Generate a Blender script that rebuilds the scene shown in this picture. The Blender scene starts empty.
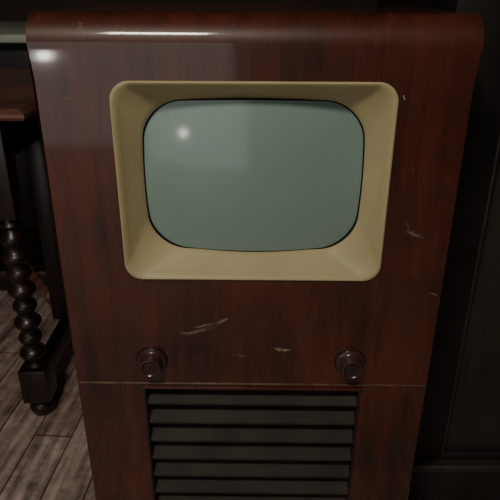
import bpy, bmesh, math, random
from mathutils import Vector, Matrix
random.seed(4)
C = bpy.context.scene.collection

# ---------------- materials ----------------
def mat_base(name):
    m = bpy.data.materials.new(name); m.use_nodes = True
    nt = m.node_tree; b = nt.nodes['Principled BSDF']
    return m, nt, b
def plain(name, col, rough=0.5, metal=0.0, coat=0.0, coat_r=0.1, noise=0.0, nscale=30, bump=0.0, spec=0.5):
    m, nt, b = mat_base(name)
    b.inputs['Roughness'].default_value = rough
    b.inputs['Metallic'].default_value = metal
    b.inputs['Coat Weight'].default_value = coat
    b.inputs['Coat Roughness'].default_value = coat_r
    b.inputs['Specular IOR Level'].default_value = spec
    tc = nt.nodes.new('ShaderNodeTexCoord')
    n = nt.nodes.new('ShaderNodeTexNoise'); n.inputs['Scale'].default_value = nscale
    n.inputs['Detail'].default_value = 6
    nt.links.new(tc.outputs['Object'], n.inputs['Vector'])
    r = nt.nodes.new('ShaderNodeValToRGB')
    r.color_ramp.elements[0].position = 0.3; r.color_ramp.elements[1].position = 0.7
    r.color_ramp.elements[0].color = (*[c*(1-noise) for c in col], 1)
    r.color_ramp.elements[1].color = (*[min(1, c*(1+noise)) for c in col], 1)
    nt.links.new(n.outputs['Fac'], r.inputs['Fac'])
    nt.links.new(r.outputs['Color'], b.inputs['Base Color'])
    if bump:
        bp = nt.nodes.new('ShaderNodeBump'); bp.inputs['Strength'].default_value = bump
        bp.inputs['Distance'].default_value = 0.002
        nt.links.new(n.outputs['Fac'], bp.inputs['Height'])
        nt.links.new(bp.outputs['Normal'], b.inputs['Normal'])
    return m
def wood(name, dark, light, scale=(30, 30, 2.0), rough=0.4, coat=0.5, coat_r=0.25, bump=0.15, wear=0.0):
    m, nt, b = mat_base(name)
    L = nt.links.new
    tc = nt.nodes.new('ShaderNodeTexCoord')
    mp = nt.nodes.new('ShaderNodeMapping'); mp.inputs['Scale'].default_value = scale
    L(tc.outputs['Object'], mp.inputs['Vector'])
    n1 = nt.nodes.new('ShaderNodeTexNoise'); n1.inputs['Scale'].default_value = 1.0
    n1.inputs['Detail'].default_value = 8; n1.inputs['Roughness'].default_value = 0.6
    n1.inputs['Distortion'].default_value = 0.6
    L(mp.outputs['Vector'], n1.inputs['Vector'])
    n2 = nt.nodes.new('ShaderNodeTexNoise'); n2.inputs['Scale'].default_value = 6.0
    n2.inputs['Detail'].default_value = 4
    L(tc.outputs['Object'], n2.inputs['Vector'])
    mx = nt.nodes.new('ShaderNodeMath'); mx.operation = 'MULTIPLY_ADD'
    mx.inputs[1].default_value = 0.45
    L(n1.outputs['Fac'], mx.inputs[0])
    m2 = nt.nodes.new('ShaderNodeMath'); m2.operation = 'MULTIPLY'; m2.inputs[1].default_value = 0.55
    L(n2.outputs['Fac'], m2.inputs[0]); L(m2.outputs[0], mx.inputs[2])
    r = nt.nodes.new('ShaderNodeValToRGB')
    r.color_ramp.elements[0].position = 0.38; r.color_ramp.elements[0].color = (*dark, 1)
    r.color_ramp.elements[1].position = 0.61; r.color_ramp.elements[1].color = (*light, 1)
    L(mx.outputs[0], r.inputs['Fac'])
    col = r.outputs['Color']
    if wear:
        n3 = nt.nodes.new('ShaderNodeTexNoise'); n3.inputs['Scale'].default_value = 55
        n3.inputs['Detail'].default_value = 3
        mp3 = nt.nodes.new('ShaderNodeMapping'); mp3.inputs['Scale'].default_value = (1, 1, 0.6)
        mp3.inputs['Rotation'].default_value = (0, 0.8, 0)
        L(tc.outputs['Object'], mp3.inputs['Vector']); L(mp3.outputs['Vector'], n3.inputs['Vector'])
        r3 = nt.nodes.new('ShaderNodeValToRGB')
        r3.color_ramp.elements[0].position = 0.74; r3.color_ramp.elements[0].color = (0, 0, 0, 1)
        r3.color_ramp.elements[1].position = 0.80; r3.color_ramp.elements[1].color = (wear, wear, wear, 1)
        L(n3.outputs['Fac'], r3.inputs['Fac'])
        mm = nt.nodes.new('ShaderNodeMix'); mm.data_type = 'RGBA'
        L(r3.outputs['Color'], mm.inputs['Factor']); L(col, mm.inputs['A'])
        mm.inputs['B'].default_value = (0.30, 0.17, 0.11, 1)
        col = mm.outputs['Result']
    L(col, b.inputs['Base Color'])
    rr = nt.nodes.new('ShaderNodeMapRange')
    rr.inputs['To Min'].default_value = rough - 0.08; rr.inputs['To Max'].default_value = rough + 0.12
    L(n2.outputs['Fac'], rr.inputs['Value']); L(rr.outputs['Result'], b.inputs['Roughness'])
    b.inputs['Coat Weight'].default_value = coat; b.inputs['Coat Roughness'].default_value = coat_r
    bp = nt.nodes.new('ShaderNodeBump'); bp.inputs['Strength'].default_value = bump
    bp.inputs['Distance'].default_value = 0.001
    L(n1.outputs['Fac'], bp.inputs['Height']); L(bp.outputs['Normal'], b.inputs['Normal'])
    return m

M_mah = wood('mahogany_veneer', (0.026, 0.0052, 0.0024), (0.108, 0.0215, 0.0088), scale=(42, 20, 4), rough=0.44, coat=0.8, coat_r=0.08, bump=0.06, wear=0.5)
M_trim = plain('worn_moulding', (0.16, 0.085, 0.06), 0.4, coat=0.3, noise=0.4, nscale=60)
M_bezel = plain('cream_bezel', (0.51, 0.44, 0.24), 0.55, coat=0.08, coat_r=0.3, noise=0.10, nscale=12, bump=0.05)
M_gap = plain('shadow_gap_black', (0.012, 0.014, 0.012), 0.6)  # near-black stands in for the shadow gap around the tube
M_crt = plain('crt_glass', (0.245, 0.365, 0.325), 0.45, coat=1.0, coat_r=0.12, noise=0.03, nscale=4)
M_louv = plain('grille_slats', (0.040, 0.034, 0.027), 0.65, coat=0.0, noise=0.3, nscale=14, spec=0.25)
M_cav = plain('grille_shadow_black', (0.004, 0.004, 0.004), 0.9)  # near-black backing paints the shadow between the slats
M_knob = plain('bakelite', (0.060, 0.028, 0.026), 0.33, coat=0.6, coat_r=0.12, noise=0.15)
M_knobc = plain('knob_centre', (0.03, 0.016, 0.015), 0.3, coat=0.5)
M_chip = plain('chipped_veneer', (0.28, 0.18, 0.125), 0.8, noise=0.4, nscale=200)
M_scuff = plain('scuffed_veneer', (0.095, 0.055, 0.042), 0.8, noise=0.5, nscale=120)
M_chipw = plain('chip_pale', (0.6, 0.55, 0.45), 0.7)
M_oak = wood('dark_oak_shaded', (0.008, 0.0035, 0.0025), (0.028, 0.011, 0.007), scale=(20, 20, 4), rough=0.4, coat=0.3)  # dark wood, darkened further to mimic shade under the table top
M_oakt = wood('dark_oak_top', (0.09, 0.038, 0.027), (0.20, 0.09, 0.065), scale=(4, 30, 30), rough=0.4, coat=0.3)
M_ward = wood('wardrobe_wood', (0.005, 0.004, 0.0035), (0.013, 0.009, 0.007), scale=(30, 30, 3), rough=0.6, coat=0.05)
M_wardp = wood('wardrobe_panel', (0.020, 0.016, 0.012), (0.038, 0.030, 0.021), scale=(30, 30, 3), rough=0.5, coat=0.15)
M_green = plain('painted_green', (0.50, 0.57, 0.47), 0.5, noise=0.15, nscale=9)
M_wall = plain('wall_plaster', (0.06, 0.045, 0.035), 0.9, noise=0.15, nscale=5, bump=0.1)
M_ceil = plain('ceiling_plaster', (0.18, 0.15, 0.12), 0.9, noise=0.1)
M_brass = plain('brass', (0.35, 0.22, 0.08), 0.35, metal=1.0)

def floor_mat():
    m, nt, b = mat_base('old_floorboards'); L = nt.links.new
    tc = nt.nodes.new('ShaderNodeTexCoord')
    mp = nt.nodes.new('ShaderNodeMapping'); mp.inputs['Rotation'].default_value = (0, 0, math.radians(90+4))
    L(tc.outputs['Object'], mp.inputs['Vector'])
    br = nt.nodes.new('ShaderNodeTexBrick')
    br.inputs['Scale'].default_value = 1.0
    br.inputs['Brick Width'].default_value = 0.62; br.inputs['Row Height'].default_value = 0.085
    br.inputs['Mortar Size'].default_value = 0.0022; br.inputs['Mortar Smooth'].default_value = 0.3
    br.inputs['Color1'].default_value = (0.43, 0.31, 0.265, 1)
    br.inputs['Color2'].default_value = (0.60, 0.48, 0.43, 1)
    br.inputs['Mortar'].default_value = (0.14, 0.09, 0.075, 1)
    L(mp.outputs['Vector'], br.inputs['Vector'])
    mp2 = nt.nodes.new('ShaderNodeMapping'); mp2.inputs['Scale'].default_value = (5, 60, 1)
    L(mp.outputs['Vector'], mp2.inputs['Vector'])
    n = nt.nodes.new('ShaderNodeTexNoise'); n.inputs['Scale'].default_value = 1; n.inputs['Detail'].default_value = 8
    L(mp2.outputs['Vector'], n.inputs['Vector'])
    n2 = nt.nodes.new('ShaderNodeTexNoise'); n2.inputs['Scale'].default_value = 22; n2.inputs['Detail'].default_value = 8
    n2.inputs['Roughness'].default_value = 0.7
    L(tc.outputs['Object'], n2.inputs['Vector'])
    mu = nt.nodes.new('ShaderNodeMath'); mu.operation = 'ADD'
    L(n.outputs['Fac'], mu.inputs[0]); L(n2.outputs['Fac'], mu.inputs[1])
    r = nt.nodes.new('ShaderNodeMapRange'); r.inputs['From Min'].default_value = 0.75; r.inputs['From Max'].default_value = 1.25
    r.inputs['To Min'].default_value = 0.25; r.inputs['To Max'].default_value = 1.35
    L(mu.outputs[0], r.inputs['Value'])
    mm = nt.nodes.new('ShaderNodeMix'); mm.data_type = 'RGBA'; mm.blend_type = 'MULTIPLY'
    mm.inputs['Factor'].default_value = 1.0
    L(br.outputs['Color'], mm.inputs['A']); L(r.outputs['Result'], mm.inputs['B'])
    L(mm.outputs['Result'], b.inputs['Base Color'])
    b.inputs['Roughness'].default_value = 0.55
    bp = nt.nodes.new('ShaderNodeBump'); bp.inputs['Strength'].default_value = 0.5; bp.inputs['Distance'].default_value = 0.002
    L(mu.outputs[0], bp.inputs['Height']); L(bp.outputs['Normal'], b.inputs['Normal'])
    return m
M_floor = floor_mat()

# ---------------- helpers ----------------
def obj(name, bm, mat, parent=None, smooth=False, auto=None):
    me = bpy.data.meshes.new(name)
    bmesh.ops.recalc_face_normals(bm, faces=bm.faces)
    bm.to_mesh(me); bm.free()
    o = bpy.data.objects.new(name, me); C.objects.link(o)
    me.materials.append(mat)
    if smooth or auto:
        for p in me.polygons: p.use_smooth = True
    if auto:
        me.set_sharp_from_angle(angle=math.radians(auto))
    if parent: o.parent = parent
    return o
def empty(name):
    e = bpy.data.objects.new(name, None); C.objects.link(e); e.empty_display_size = 0.1
    return e
def box(name, x0, x1, y0, y1, z0, z1, mat, parent=None, bev=0.0, seg=2):
    bm = bmesh.new(); bmesh.ops.create_cube(bm, size=1)
    for v in bm.verts:
        v.co = Vector(((x0+x1)/2+v.co.x*(x1-x0), (y0+y1)/2+v.co.y*(y1-y0), (z0+z1)/2+v.co.z*(z1-z0)))
    if bev: bmesh.ops.bevel(bm, geom=bm.edges[:], offset=bev, segments=seg, affect='EDGES', profile=0.5)
    return obj(name, bm, mat, parent, auto=35)
def extrude_yz(prof, x0, x1):
    bm = bmesh.new()
    a = [bm.verts.new((x0, y, z)) for y, z in prof]; b = [bm.verts.new((x1, y, z)) for y, z in prof]
    n = len(prof)
    for i in range(n): bm.faces.new((a[i], a[(i+1) % n], b[(i+1) % n], b[i]))
    bm.faces.new(a); bm.faces.new(b[::-1])
    return bm
def lathe(bm, prof, origin, axis='Z', seg=32, flute=None):
    rings = []
    for i, (r, h) in enumerate(prof):
        ring = []
        for k in range(seg):
            t = 2*math.pi*k/seg
            rr = r
            if flute and i in flute: rr = r*(1 - (0.05 if k % 2 else 0))
            if axis == 'Z': p = (origin[0]+rr*math.cos(t), origin[1]+rr*math.sin(t), origin[2]+h)
            else: p = (origin[0]+rr*math.cos(t), origin[1]-h, origin[2]+rr*math.sin(t))
            ring.append(bm.verts.new(p))
        rings.append(ring)
    for a, b in zip(rings, rings[1:]):
        for k in range(seg): bm.faces.new((a[k], a[(k+1) % seg], b[(k+1) % seg], b[k]))
    bm.faces.new(rings[0]); bm.faces.new(rings[-1])
def rrect(hw, hh, r, n=14, bulge=0.0, ns=16):
    """closed loop (x,z) about origin; even sampling: corner arcs + side subdivisions"""
    pts = []
    cs = [(hw-r, hh-r, 0), (-(hw-r), hh-r, 90), (-(hw-r), -(hh-r), 180), (hw-r, -(hh-r), 270)]
    for ci, (cx, cz, a0) in enumerate(cs):
        for i in range(n+1):
            a = math.radians(a0+90*i/n); pts.append((cx+r*math.cos(a), cz+r*math.sin(a)))
        nx, nz, na = cs[(ci+1) % 4]
        p = pts[-1]; q = (nx+r*math.cos(math.radians(na)), nz+r*math.sin(math.radians(na)))
        for i in range(1, ns): pts.append((p[0]+(q[0]-p[0])*i/ns, p[1]+(q[1]-p[1])*i/ns))
    if bulge:
        pts = [(x*(1-bulge*(z/hh)**2), z*(1-bulge*1.2*(x/hw)**2)) for x, z in pts]
    return pts
def loft(name, loops, mat, parent, cap=False):
    bm = bmesh.new(); R = []
    for lp in loops: R.append([bm.verts.new(p) for p in lp])
    n = len(R[0])
    for a, b in zip(R, R[1:]):
        for k in range(n): bm.faces.new((a[k], a[(k+1) % n], b[(k+1) % n], b[k]))
    if cap: bm.faces.new(R[0]); bm.faces.new(R[-1])
    return bm

# ---------------- television ----------------
TVX = 0.004
tv = empty('console_television')
prof = [(0.42, 0.03), (0.0, 0.03), (0.0, 0.40), (0.0, 0.83), (0.0, 0.848), (0.0, 0.862)]
for i in range(1, 19):
    a = math.radians(180-90*i/18); prof.append((0.036+0.036*math.cos(a), 0.865+0.036*math.sin(a)))
prof += [(0.40, 0.901), (0.42, 0.885), (0.42, 0.83)]
bm = extrude_yz(prof, TVX-0.25, TVX+0.25)
ed = [e for e in bm.edges if abs(e.verts[0].co.x-e.verts[1].co.x) < 1e-6]
bmesh.ops.bevel(bm, geom=ed, offset=0.004, segments=3, affect='EDGES', profile=0.5)
for v in bm.verts:
    t = min(1, max(0, (v.co.z-0.83)/0.045)); v.co.x = TVX+(v.co.x-TVX)*(1+0.014*t*t*(3-2*t))
body = obj('cabinet', bm, M_mah, None)
BZ = 0.7025; SZ = 0.7055
cut = loft('c', [[(TVX+x, y, BZ+z) for x, z in rrect(0.165, 0.1255, 0.022)] for y in (-0.05, 0.10)], None, None, cap=True)
c1 = obj('cut1', cut, M_mah)
c2 = box('cut2', TVX-0.157, TVX+0.157, -0.05, 0.07, 0.085, 0.400, M_cav)
for c in (c1, c2):
    md = body.modifiers.new('b', 'BOOLEAN'); md.object = c; md.operation = 'DIFFERENCE'; md.solver = 'EXACT'
    bpy.context.view_layer.objects.active = body
    bpy.ops.object.modifier_apply(modifier=md.name)
    bpy.data.objects.remove(c)
for p in body.data.polygons: p.use_smooth = True
body.data.set_sharp_from_angle(angle=math.radians(30))
body.parent = tv
# base plinth under cabinet
box('plinth', TVX-0.235, TVX+0.235, 0.012, 0.41, 0.0, 0.031, M_oak, tv, 0.002)

# bezel
def L3(hw, hh, r, y, cz, bulge=0.0): return [(TVX+x, y, cz+z) for x, z in rrect(hw, hh, r, bulge=bulge)]
loops = [L3(0.1645, 0.125, 0.022, 0.004, BZ), L3(0.1665, 0.1268, 0.0235, -0.0005, BZ), L3(0.1662, 0.1265, 0.023, -0.0025, BZ),
         L3(0.1645, 0.1250, 0.022, -0.0035, BZ), L3(0.1620, 0.1225, 0.022, -0.0025, BZ)]
N = 8
for i in range(1, N+1):
    t = i/N
    hw = 0.1620+(0.1400-0.1620)*t; hh = 0.1225+(0.1010-0.1225)*t
    y = -0.0025+0.030*(t**0.9); r = 0.022+(0.046-0.022)*t
    loops.append(L3(hw, hh, r, y, BZ+(SZ-BZ)*t, bulge=0.040*t))
loops.append(L3(0.1390, 0.1000, 0.046, 0.0295, SZ, 0.040))
bm = loft('bezel', loops, M_bezel, tv)
obj('bezel', bm, M_bezel, tv, auto=50)
loops = [L3(0.1390, 0.1000, 0.046, 0.0294, SZ, 0.040), L3(0.1380, 0.099, 0.046, 0.036, SZ, 0.040), L3(0.139, 0.100, 0.046, 0.075, SZ, 0.040)]
obj('shadow_gap_ring', loft('g', loops, M_gap, tv), M_gap, tv, auto=50)
# CRT face
bm = bmesh.new(); Rs = 0.62; nr = 18
base = rrect(0.1375, 0.0985, 0.046, bulge=0.04)
prev = None; cv = bm.verts.new((TVX, 0.016, SZ))
for i in range(1, nr+1):
    f = i/nr
    ring = []
    for x, z in base:
        X, Z = x*f, z*f
        ring.append(bm.verts.new((TVX+X, 0.016+(Rs-math.sqrt(Rs*Rs-X*X-Z*Z)), SZ+Z)))
    n = len(ring)
    if prev is None:
        for k in range(n): bm.faces.new((cv, ring[k], ring[(k+1) % n]))
    else:
        for k in range(n): bm.faces.new((prev[k], prev[(k+1) % n], ring[(k+1) % n], ring[k]))
    prev = ring
# glass wall going back
back = [bm.verts.new((v.co.x, 0.06, v.co.z)) for v in prev]
for k in range(n): bm.faces.new((prev[k], prev[(k+1) % n], back[(k+1) % n], back[k]))
obj('picture_tube', bm, M_crt, tv, auto=50)

# seam moulding
box('seam_moulding', TVX-0.2495, TVX+0.2495, -0.0018, 0.003, 0.4065, 0.4092, M_trim, tv, 0.0009)
box('grille_head', TVX-0.160, TVX+0.160, -0.003, 0.003, 0.3985, 0.4035, M_mah, tv, 0.001)
# grille: shadow-black backing + frame + louvres
box('grille_backing', TVX-0.1569, TVX+0.1569, 0.062, 0.068, 0.086, 0.3995, M_cav, tv)
for s in (-1, 1):
    xa = TVX+s*0.1569; xb = TVX+s*0.1535
    box('grille_side', min(xa, xb), max(xa, xb), -0.001, 0.060, 0.086, 0.3995, M_oak, tv, 0.001)
z = 0.382; k = 0
while z > 0.10:
    # slat cross-section leaning outward at bottom with rounded nose
    y0, z0, y1, z1 = 0.040, z+0.012, 0.006, z-0.014
    d = Vector((y1-y0, z1-z0)).normalized(); nrm = Vector((d.y, -d.x)); th = 0.0035
    if nrm.y < 0: nrm = -nrm
    pr = []
    pr.append((y0+nrm.x*th, z0+nrm.y*th))
    for j in range(0, 9):
        a = math.pi*j/8
        o = nrm*math.cos(a)*th + d*math.sin(a)*th
        pr.append((y1+o.x, z1+o.y))
    pr.append((y0-nrm.x*th, z0-nrm.y*th))
    obj('louvre_%d' % k, extrude_yz(pr, TVX-0.1537, TVX+0.1537), M_louv, tv, auto=40)
    z -= 0.0352; k += 1
# knobs
for i, kx in enumerate((-0.137, 0.142)):
    bm = bmesh.new()
    pr = [(0.0205, -0.001), (0.0208, 0.002), (0.0200, 0.0045), (0.0170, 0.0060), (0.0158, 0.008), (0.0150, 0.019), (0.0140, 0.0210),
          (0.0120, 0.0214), (0.0105, 0.0200), (0.0098, 0.0185)]
    lathe(bm, pr, (kx, 0, 0.447), 'Y', 56, flute=(4, 5))
    obj('knob_%d' % (i+1), bm, M_knob, tv, auto=40)
    bm = bmesh.new(); lathe(bm, [(0.0097, 0.018), (0.0090, 0.0192), (0.004, 0.0198), (0.001, 0.0198)], (kx, 0, 0.447), 'Y', 32)
    obj('knob_cap_%d' % (i+1), bm, M_knobc, tv, auto=40)
    bm = bmesh.new(); lathe(bm, [(0.0225, -0.001), (0.0225, 0.0006), (0.0220, 0.0012), (0.0215, 0.0012)], (kx, 0, 0.447), 'Y', 48)
    obj('knob_escutcheon_%d' % (i+1), bm, M_oak, tv, auto=40)

# chips and scratches in the veneer (front plane y=0)
def chip(name, pts, mat, yy=-0.0004):
    bm = bmesh.new(); a = [bm.verts.new((x, yy, z)) for x, z in pts]; b = [bm.verts.new((x, 0.0006, z)) for x, z in pts]
    bm.faces.new(a); bm.faces.new(b[::-1]); n = len(a)
    for i in range(n): bm.faces.new((a[i], a[(i+1) % n], b[(i+1) % n], b[i]))
    obj(name, bm, mat, tv)
def px(x, y):
    s = 0.607*(1530-y); return ((x-250)/s, 0.924-(1404/s-1.502))
def streak(name, x0, y0, x1, y1, w, mat, yy=-0.0004):
    n = 8; up = []; dn = []
    for i in range(n+1):
        t = i/n; x = x0+(x1-x0)*t; y = y0+(y1-y0)*t+random.uniform(-.6, .6)
        ww = w*(0.15+math.sin(math.pi*t))*random.uniform(.5, 1.1)
        up.append(px(x, y-ww/2)); dn.append(px(x, y+ww/2))
    chip(name, up+dn[::-1], mat, yy)
sc = [(184,335,206,330,1.6,M_chip),(196,328,212,324,1.5,M_chip),(218,323,229,319,2.6,M_chip),(180,333,192,334,0.8,M_chip),
      (275,349,291,350,2.4,M_chip),(279,347,286,352,1.3,M_chip),(402.5,95,404.5,99,2.6,M_chipw),
      (407,231,420,235,1.5,M_chip),(64,98,70,101,1.0,M_chip),
      (430,291,438,294,1.0,M_chip),(412,165,414,172,0.8,M_chip),(60,190,63,196,0.8,M_chip)]
for i, s in enumerate(sc): streak('veneer_chip_%d' % i, *s, -0.0005)
for i, s in enumerate([(186,336,226,322,7,M_scuff),(404,229,424,237,6,M_scuff),(406,220,412,238,6,M_scuff),(230,354,250,357,3,M_scuff)]):
    streak('veneer_scuff_%d' % i, *s, -0.0002)

tv.rotation_euler = (0, 0, math.radians(-0.5))
tv.location = (-0.0005, 0, 0)
# ---------------- gateleg table ----------------
tb = empty('gateleg_table')
TX0, TX1, TY0, TY1 = -1.35, -0.428, 0.405, 1.02
bm = bmesh.new()
pr = [(0.0, 0.698), (0.006, 0.700), (0.010, 0.706), (0.008, 0.712), (0.002, 0.716), (-0.004, 0.720)]
loops = []
for o, z in pr:
    loops.append([(x, y, z) for x, y in ((TX0-o, TY0-o), (TX1+o, TY0-o), (TX1+o, TY1+o), (TX0-o, TY1+o))])
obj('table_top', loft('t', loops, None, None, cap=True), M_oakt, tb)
box('apron_front', -1.27, -0.50, 0.455, 0.475, 0.60, 0.70, M_oak, tb, 0.002)
box('apron_back', -1.27, -0.50, 0.95, 0.97, 0.60, 0.70, M_oak, tb, 0.002)
box('apron_side_1', -0.520, -0.500, 0.47, 0.96, 0.60, 0.70, M_oak, tb, 0.002)
box('apron_side_2', -1.28, -1.26, 0.47, 0.96, 0.60, 0.70, M_oak, tb, 0.002)
legprof = [(0.014, 0.0), (0.024, 0.006), (0.029, 0.018), (0.025, 0.032), (0.014, 0.040), (0.018, 0.046)]
def turned_leg(name, x, y, top=0.60):
    bm = bmesh.new(); lathe(bm, legprof, (x, y, 0), 'Z', 28)
    p = [(0.018, 0.134), (0.024, 0.139), (0.015, 0.146)]
    zz = 0.150
    balls = 8; hgt = (0.47-zz)/balls
    for b in range(balls):
        R = 0.030 if b % 2 == 0 else 0.026
        for j in range(1, 8):
            t = j/8; p.append((0.013+(R-0.013)*math.sin(math.pi*t), zz+hgt*(b+t)))
    p += [(0.014, 0.474), (0.024, 0.482), (0.016, 0.49), (0.018, 0.50)]
    lathe(bm, p, (x, y, 0), 'Z', 28)
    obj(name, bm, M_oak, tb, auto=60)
    box(name+'_foot_block', x-0.031, x+0.031, y-0.031, y+0.031, 0.045, 0.135, M_oak, tb, 0.003)
    box(name+'_head_block', x-0.024, x+0.024, y-0.024, y+0.024, 0.498, 0.699, M_oak, tb, 0.003)
turned_leg('leg_1', -0.494, 0.428); turned_leg('leg_2', -1.27, 0.428); turned_leg('leg_3', -0.494, 0.965); turned_leg('leg_4', -1.27, 0.965)
box('stretcher_side_1', -0.511, -0.479, 0.455, 0.945, 0.068, 0.116, M_oak, tb, 0.004)
box('stretcher_side_2', -1.284, -1.256, 0.455, 0.945, 0.072, 0.112, M_oak, tb, 0.004)
box('stretcher_back', -1.25, -0.52, 0.951, 0.979, 0.072, 0.112, M_oak, tb, 0.004)
# folded gate: turned rail running diagonally
bm = bmesh.new()
p = [(0.012, 0.0), (0.02, 0.01), (0.012, 0.03)]
for b in range(5):
    for j in range(1, 8):
        p.append((0.011+0.008*math.sin(math.pi*j/8), 0.03+0.05*(b+j/8)))
p += [(0.013, 0.285), (0.02, 0.30), (0.013, 0.315)]
lathe(bm, p, (0, 0, 0), 'Z', 24)
a = Vector((-0.535, 0.70, 0.155)); b_ = Vector((-0.73, 0.955, 0.155))
q = (b_-a).to_track_quat('Z', 'Y'); bm.transform(Matrix.Translation(a) @ q.to_matrix().to_4x4())
obj('gate_rail', bm, M_oakt, tb, auto=60)
box('gate_post', -0.535, -0.491, 0.672, 0.712, 0.105, 0.605, M_oak, tb, 0.004)
box('gate_post_back', -0.755, -0.715, 0.945, 0.985, 0.0, 0.60, M_oak, tb, 0.004)

# ---------------- wardrobe (right) ----------------
wd = empty('wardrobe')
WX0, WX1, WY, WY2 = 0.272, 1.22, 0.15, 0.68
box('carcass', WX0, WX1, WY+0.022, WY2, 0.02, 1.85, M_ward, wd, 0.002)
box('plinth', WX0-0.006, WX1+0.006, WY-0.012, WY2, 0.0, 0.105, M_ward, wd, 0.003)
box('plinth_moulding', WX0-0.009, WX1+0.009, WY-0.018, WY2, 0.103, 0.120, M_wardp, wd, 0.006, 3)
box('cornice', WX0-0.02, WX1+0.02, WY-0.03, WY2, 1.84, 1.90, M_ward, wd, 0.012, 3)
for i, (a, b) in enumerate(((WX0, 0.358), (0.700, 0.745), (0.747, 0.792), (1.134, WX1))):
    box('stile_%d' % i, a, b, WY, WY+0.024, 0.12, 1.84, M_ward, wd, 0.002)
for i, (a, b) in enumerate(((0.358, 0.70), (0.792, 1.134))):
    box('rail_bottom_%d' % i, a, b, WY+0.001, WY+0.024, 0.12, 0.135, M_ward, wd, 0.002)
    box('rail_top_%d' % i, a, b, WY+0.001, WY+0.024, 1.75, 1.84, M_ward, wd, 0.002)
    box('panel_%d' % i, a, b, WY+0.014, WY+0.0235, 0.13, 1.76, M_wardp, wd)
    box('panel_bead_l_%d' % i, a, a+0.007, WY-0.001, WY+0.016, 0.13, 1.76, M_wardp, wd, 0.003, 3)
    box('panel_bead_r_%d' % i, b-0.007, b, WY-0.001, WY+0.016, 0.13, 1.76, M_wardp, wd, 0.003, 3)
for i, xx in enumerate((0.722, 0.77)):
    bm = bmesh.new(); lathe(bm, [(0.012, -0.002), (0.012, 0.003), (0.006, 0.006), (0.006, 0.014), (0.013, 0.022), (0.011, 0.030), (0.004, 0.033)], (xx, WY, 1.0), 'Y', 24)
    obj('door_knob_%d' % i, bm, M_brass, wd, auto=60)

# ---------------- painted sideboard behind left ----------------
sb = empty('painted_sideboard')
box('top', -2.0, -0.62, 1.15, 1.95, 0.775, 0.80, M_green, sb, 0.006, 3)
box('body', -1.96, -0.66, 1.20, 1.93, 0.08, 0.778, M_ward, sb, 0.003)
box('plinth', -1.93, -0.69, 1.23, 1.92, 0.0, 0.082, M_ward, sb, 0.003)
for i in range(3):
    xa = -1.94+i*0.43
    box('door_%d' % i, xa, xa+0.42, 1.188, 1.203, 0.11, 0.75, M_ward, sb, 0.003)
    box('door_panel_%d' % i, xa+0.06, xa+0.36, 1.182, 1.190, 0.17, 0.69, M_wardp, sb, 0.003)

# ---------------- room ----------------
RX0, RX1, RY0, RY1, RH = -2.4, 1.9, -3.0, 2.0, 2.5
box('floor', RX0-.1, RX1+.1, RY0-.1, RY1+.1, -0.1, 0.0, M_floor)
box('ceiling', RX0-.1, RX1+.1, RY0-.1, RY1+.1, RH, RH+0.1, M_ceil)
box('wall_back', RX0, RX1, RY1, RY1+0.1, 0, RH, M_wall)
box('wall_left', RX0-.1, RX0, RY0, RY1, 0, RH, M_wall)
box('wall_right', RX1, RX1+.1, RY0, RY1, 0, RH, M_wall)
box('wall_front', RX0, RX1, RY0-.1, RY0, 0, RH, M_wall)
box('baseboard_back', RX0, RX1, RY1-0.02, RY1, 0, 0.15, M_oak, None, 0.004)

# ---------------- lights ----------------
def area(name, loc, target, sx, sy, e, col):
    l = bpy.data.lights.new(name, 'AREA'); l.shape = 'RECTANGLE'; l.size = sx; l.size_y = sy; l.energy = e; l.color = col
    o = bpy.data.objects.new(name, l); C.objects.link(o); o.location = loc
    o.rotation_euler = (Vector(target)-Vector(loc)).to_track_quat('-Z', 'Y').to_euler()
area('pendant_light', (-0.36, -1.1, 1.95), (-0.15, 0.0, 0.65), 0.36, 0.18, 13.5, (1.0, 0.88, 0.75))
area('screen_reflection_light', (-1.15, -2.9, 0.76), (-1.15, 0, 0.76), 2.0, 1.48, 8, (0.95, 0.98, 0.94))  # added light panel, sized to put the pale reflection on the screen
l = bpy.data.lights.new('lamp_bulb', 'POINT'); l.energy = 3.0; l.shadow_soft_size = 0.026; l.color = (1, 0.94, 0.85)
o = bpy.data.objects.new('lamp_bulb', l); C.objects.link(o); o.location = (-0.94, -1.96, 0.68)
w = bpy.data.worlds.new('world'); bpy.context.scene.world = w; w.use_nodes = True
w.node_tree.nodes['Background'].inputs[0].default_value = (0.02, 0.02, 0.025, 1)

# ---------------- camera ----------------
cd = bpy.data.cameras.new('camera'); cam = bpy.data.objects.new('camera', cd); C.objects.link(cam)
cd.sensor_width = 36; cd.lens = 36*577/500; cd.clip_start = 0.02
cam.location = (0, -0.677, 0.924)
cam.rotation_euler = (Matrix.Rotation(math.radians(90-24.27), 3, 'X') @ Matrix.Rotation(math.radians(0.25), 3, 'Z')).to_euler()
bpy.context.scene.camera = cam
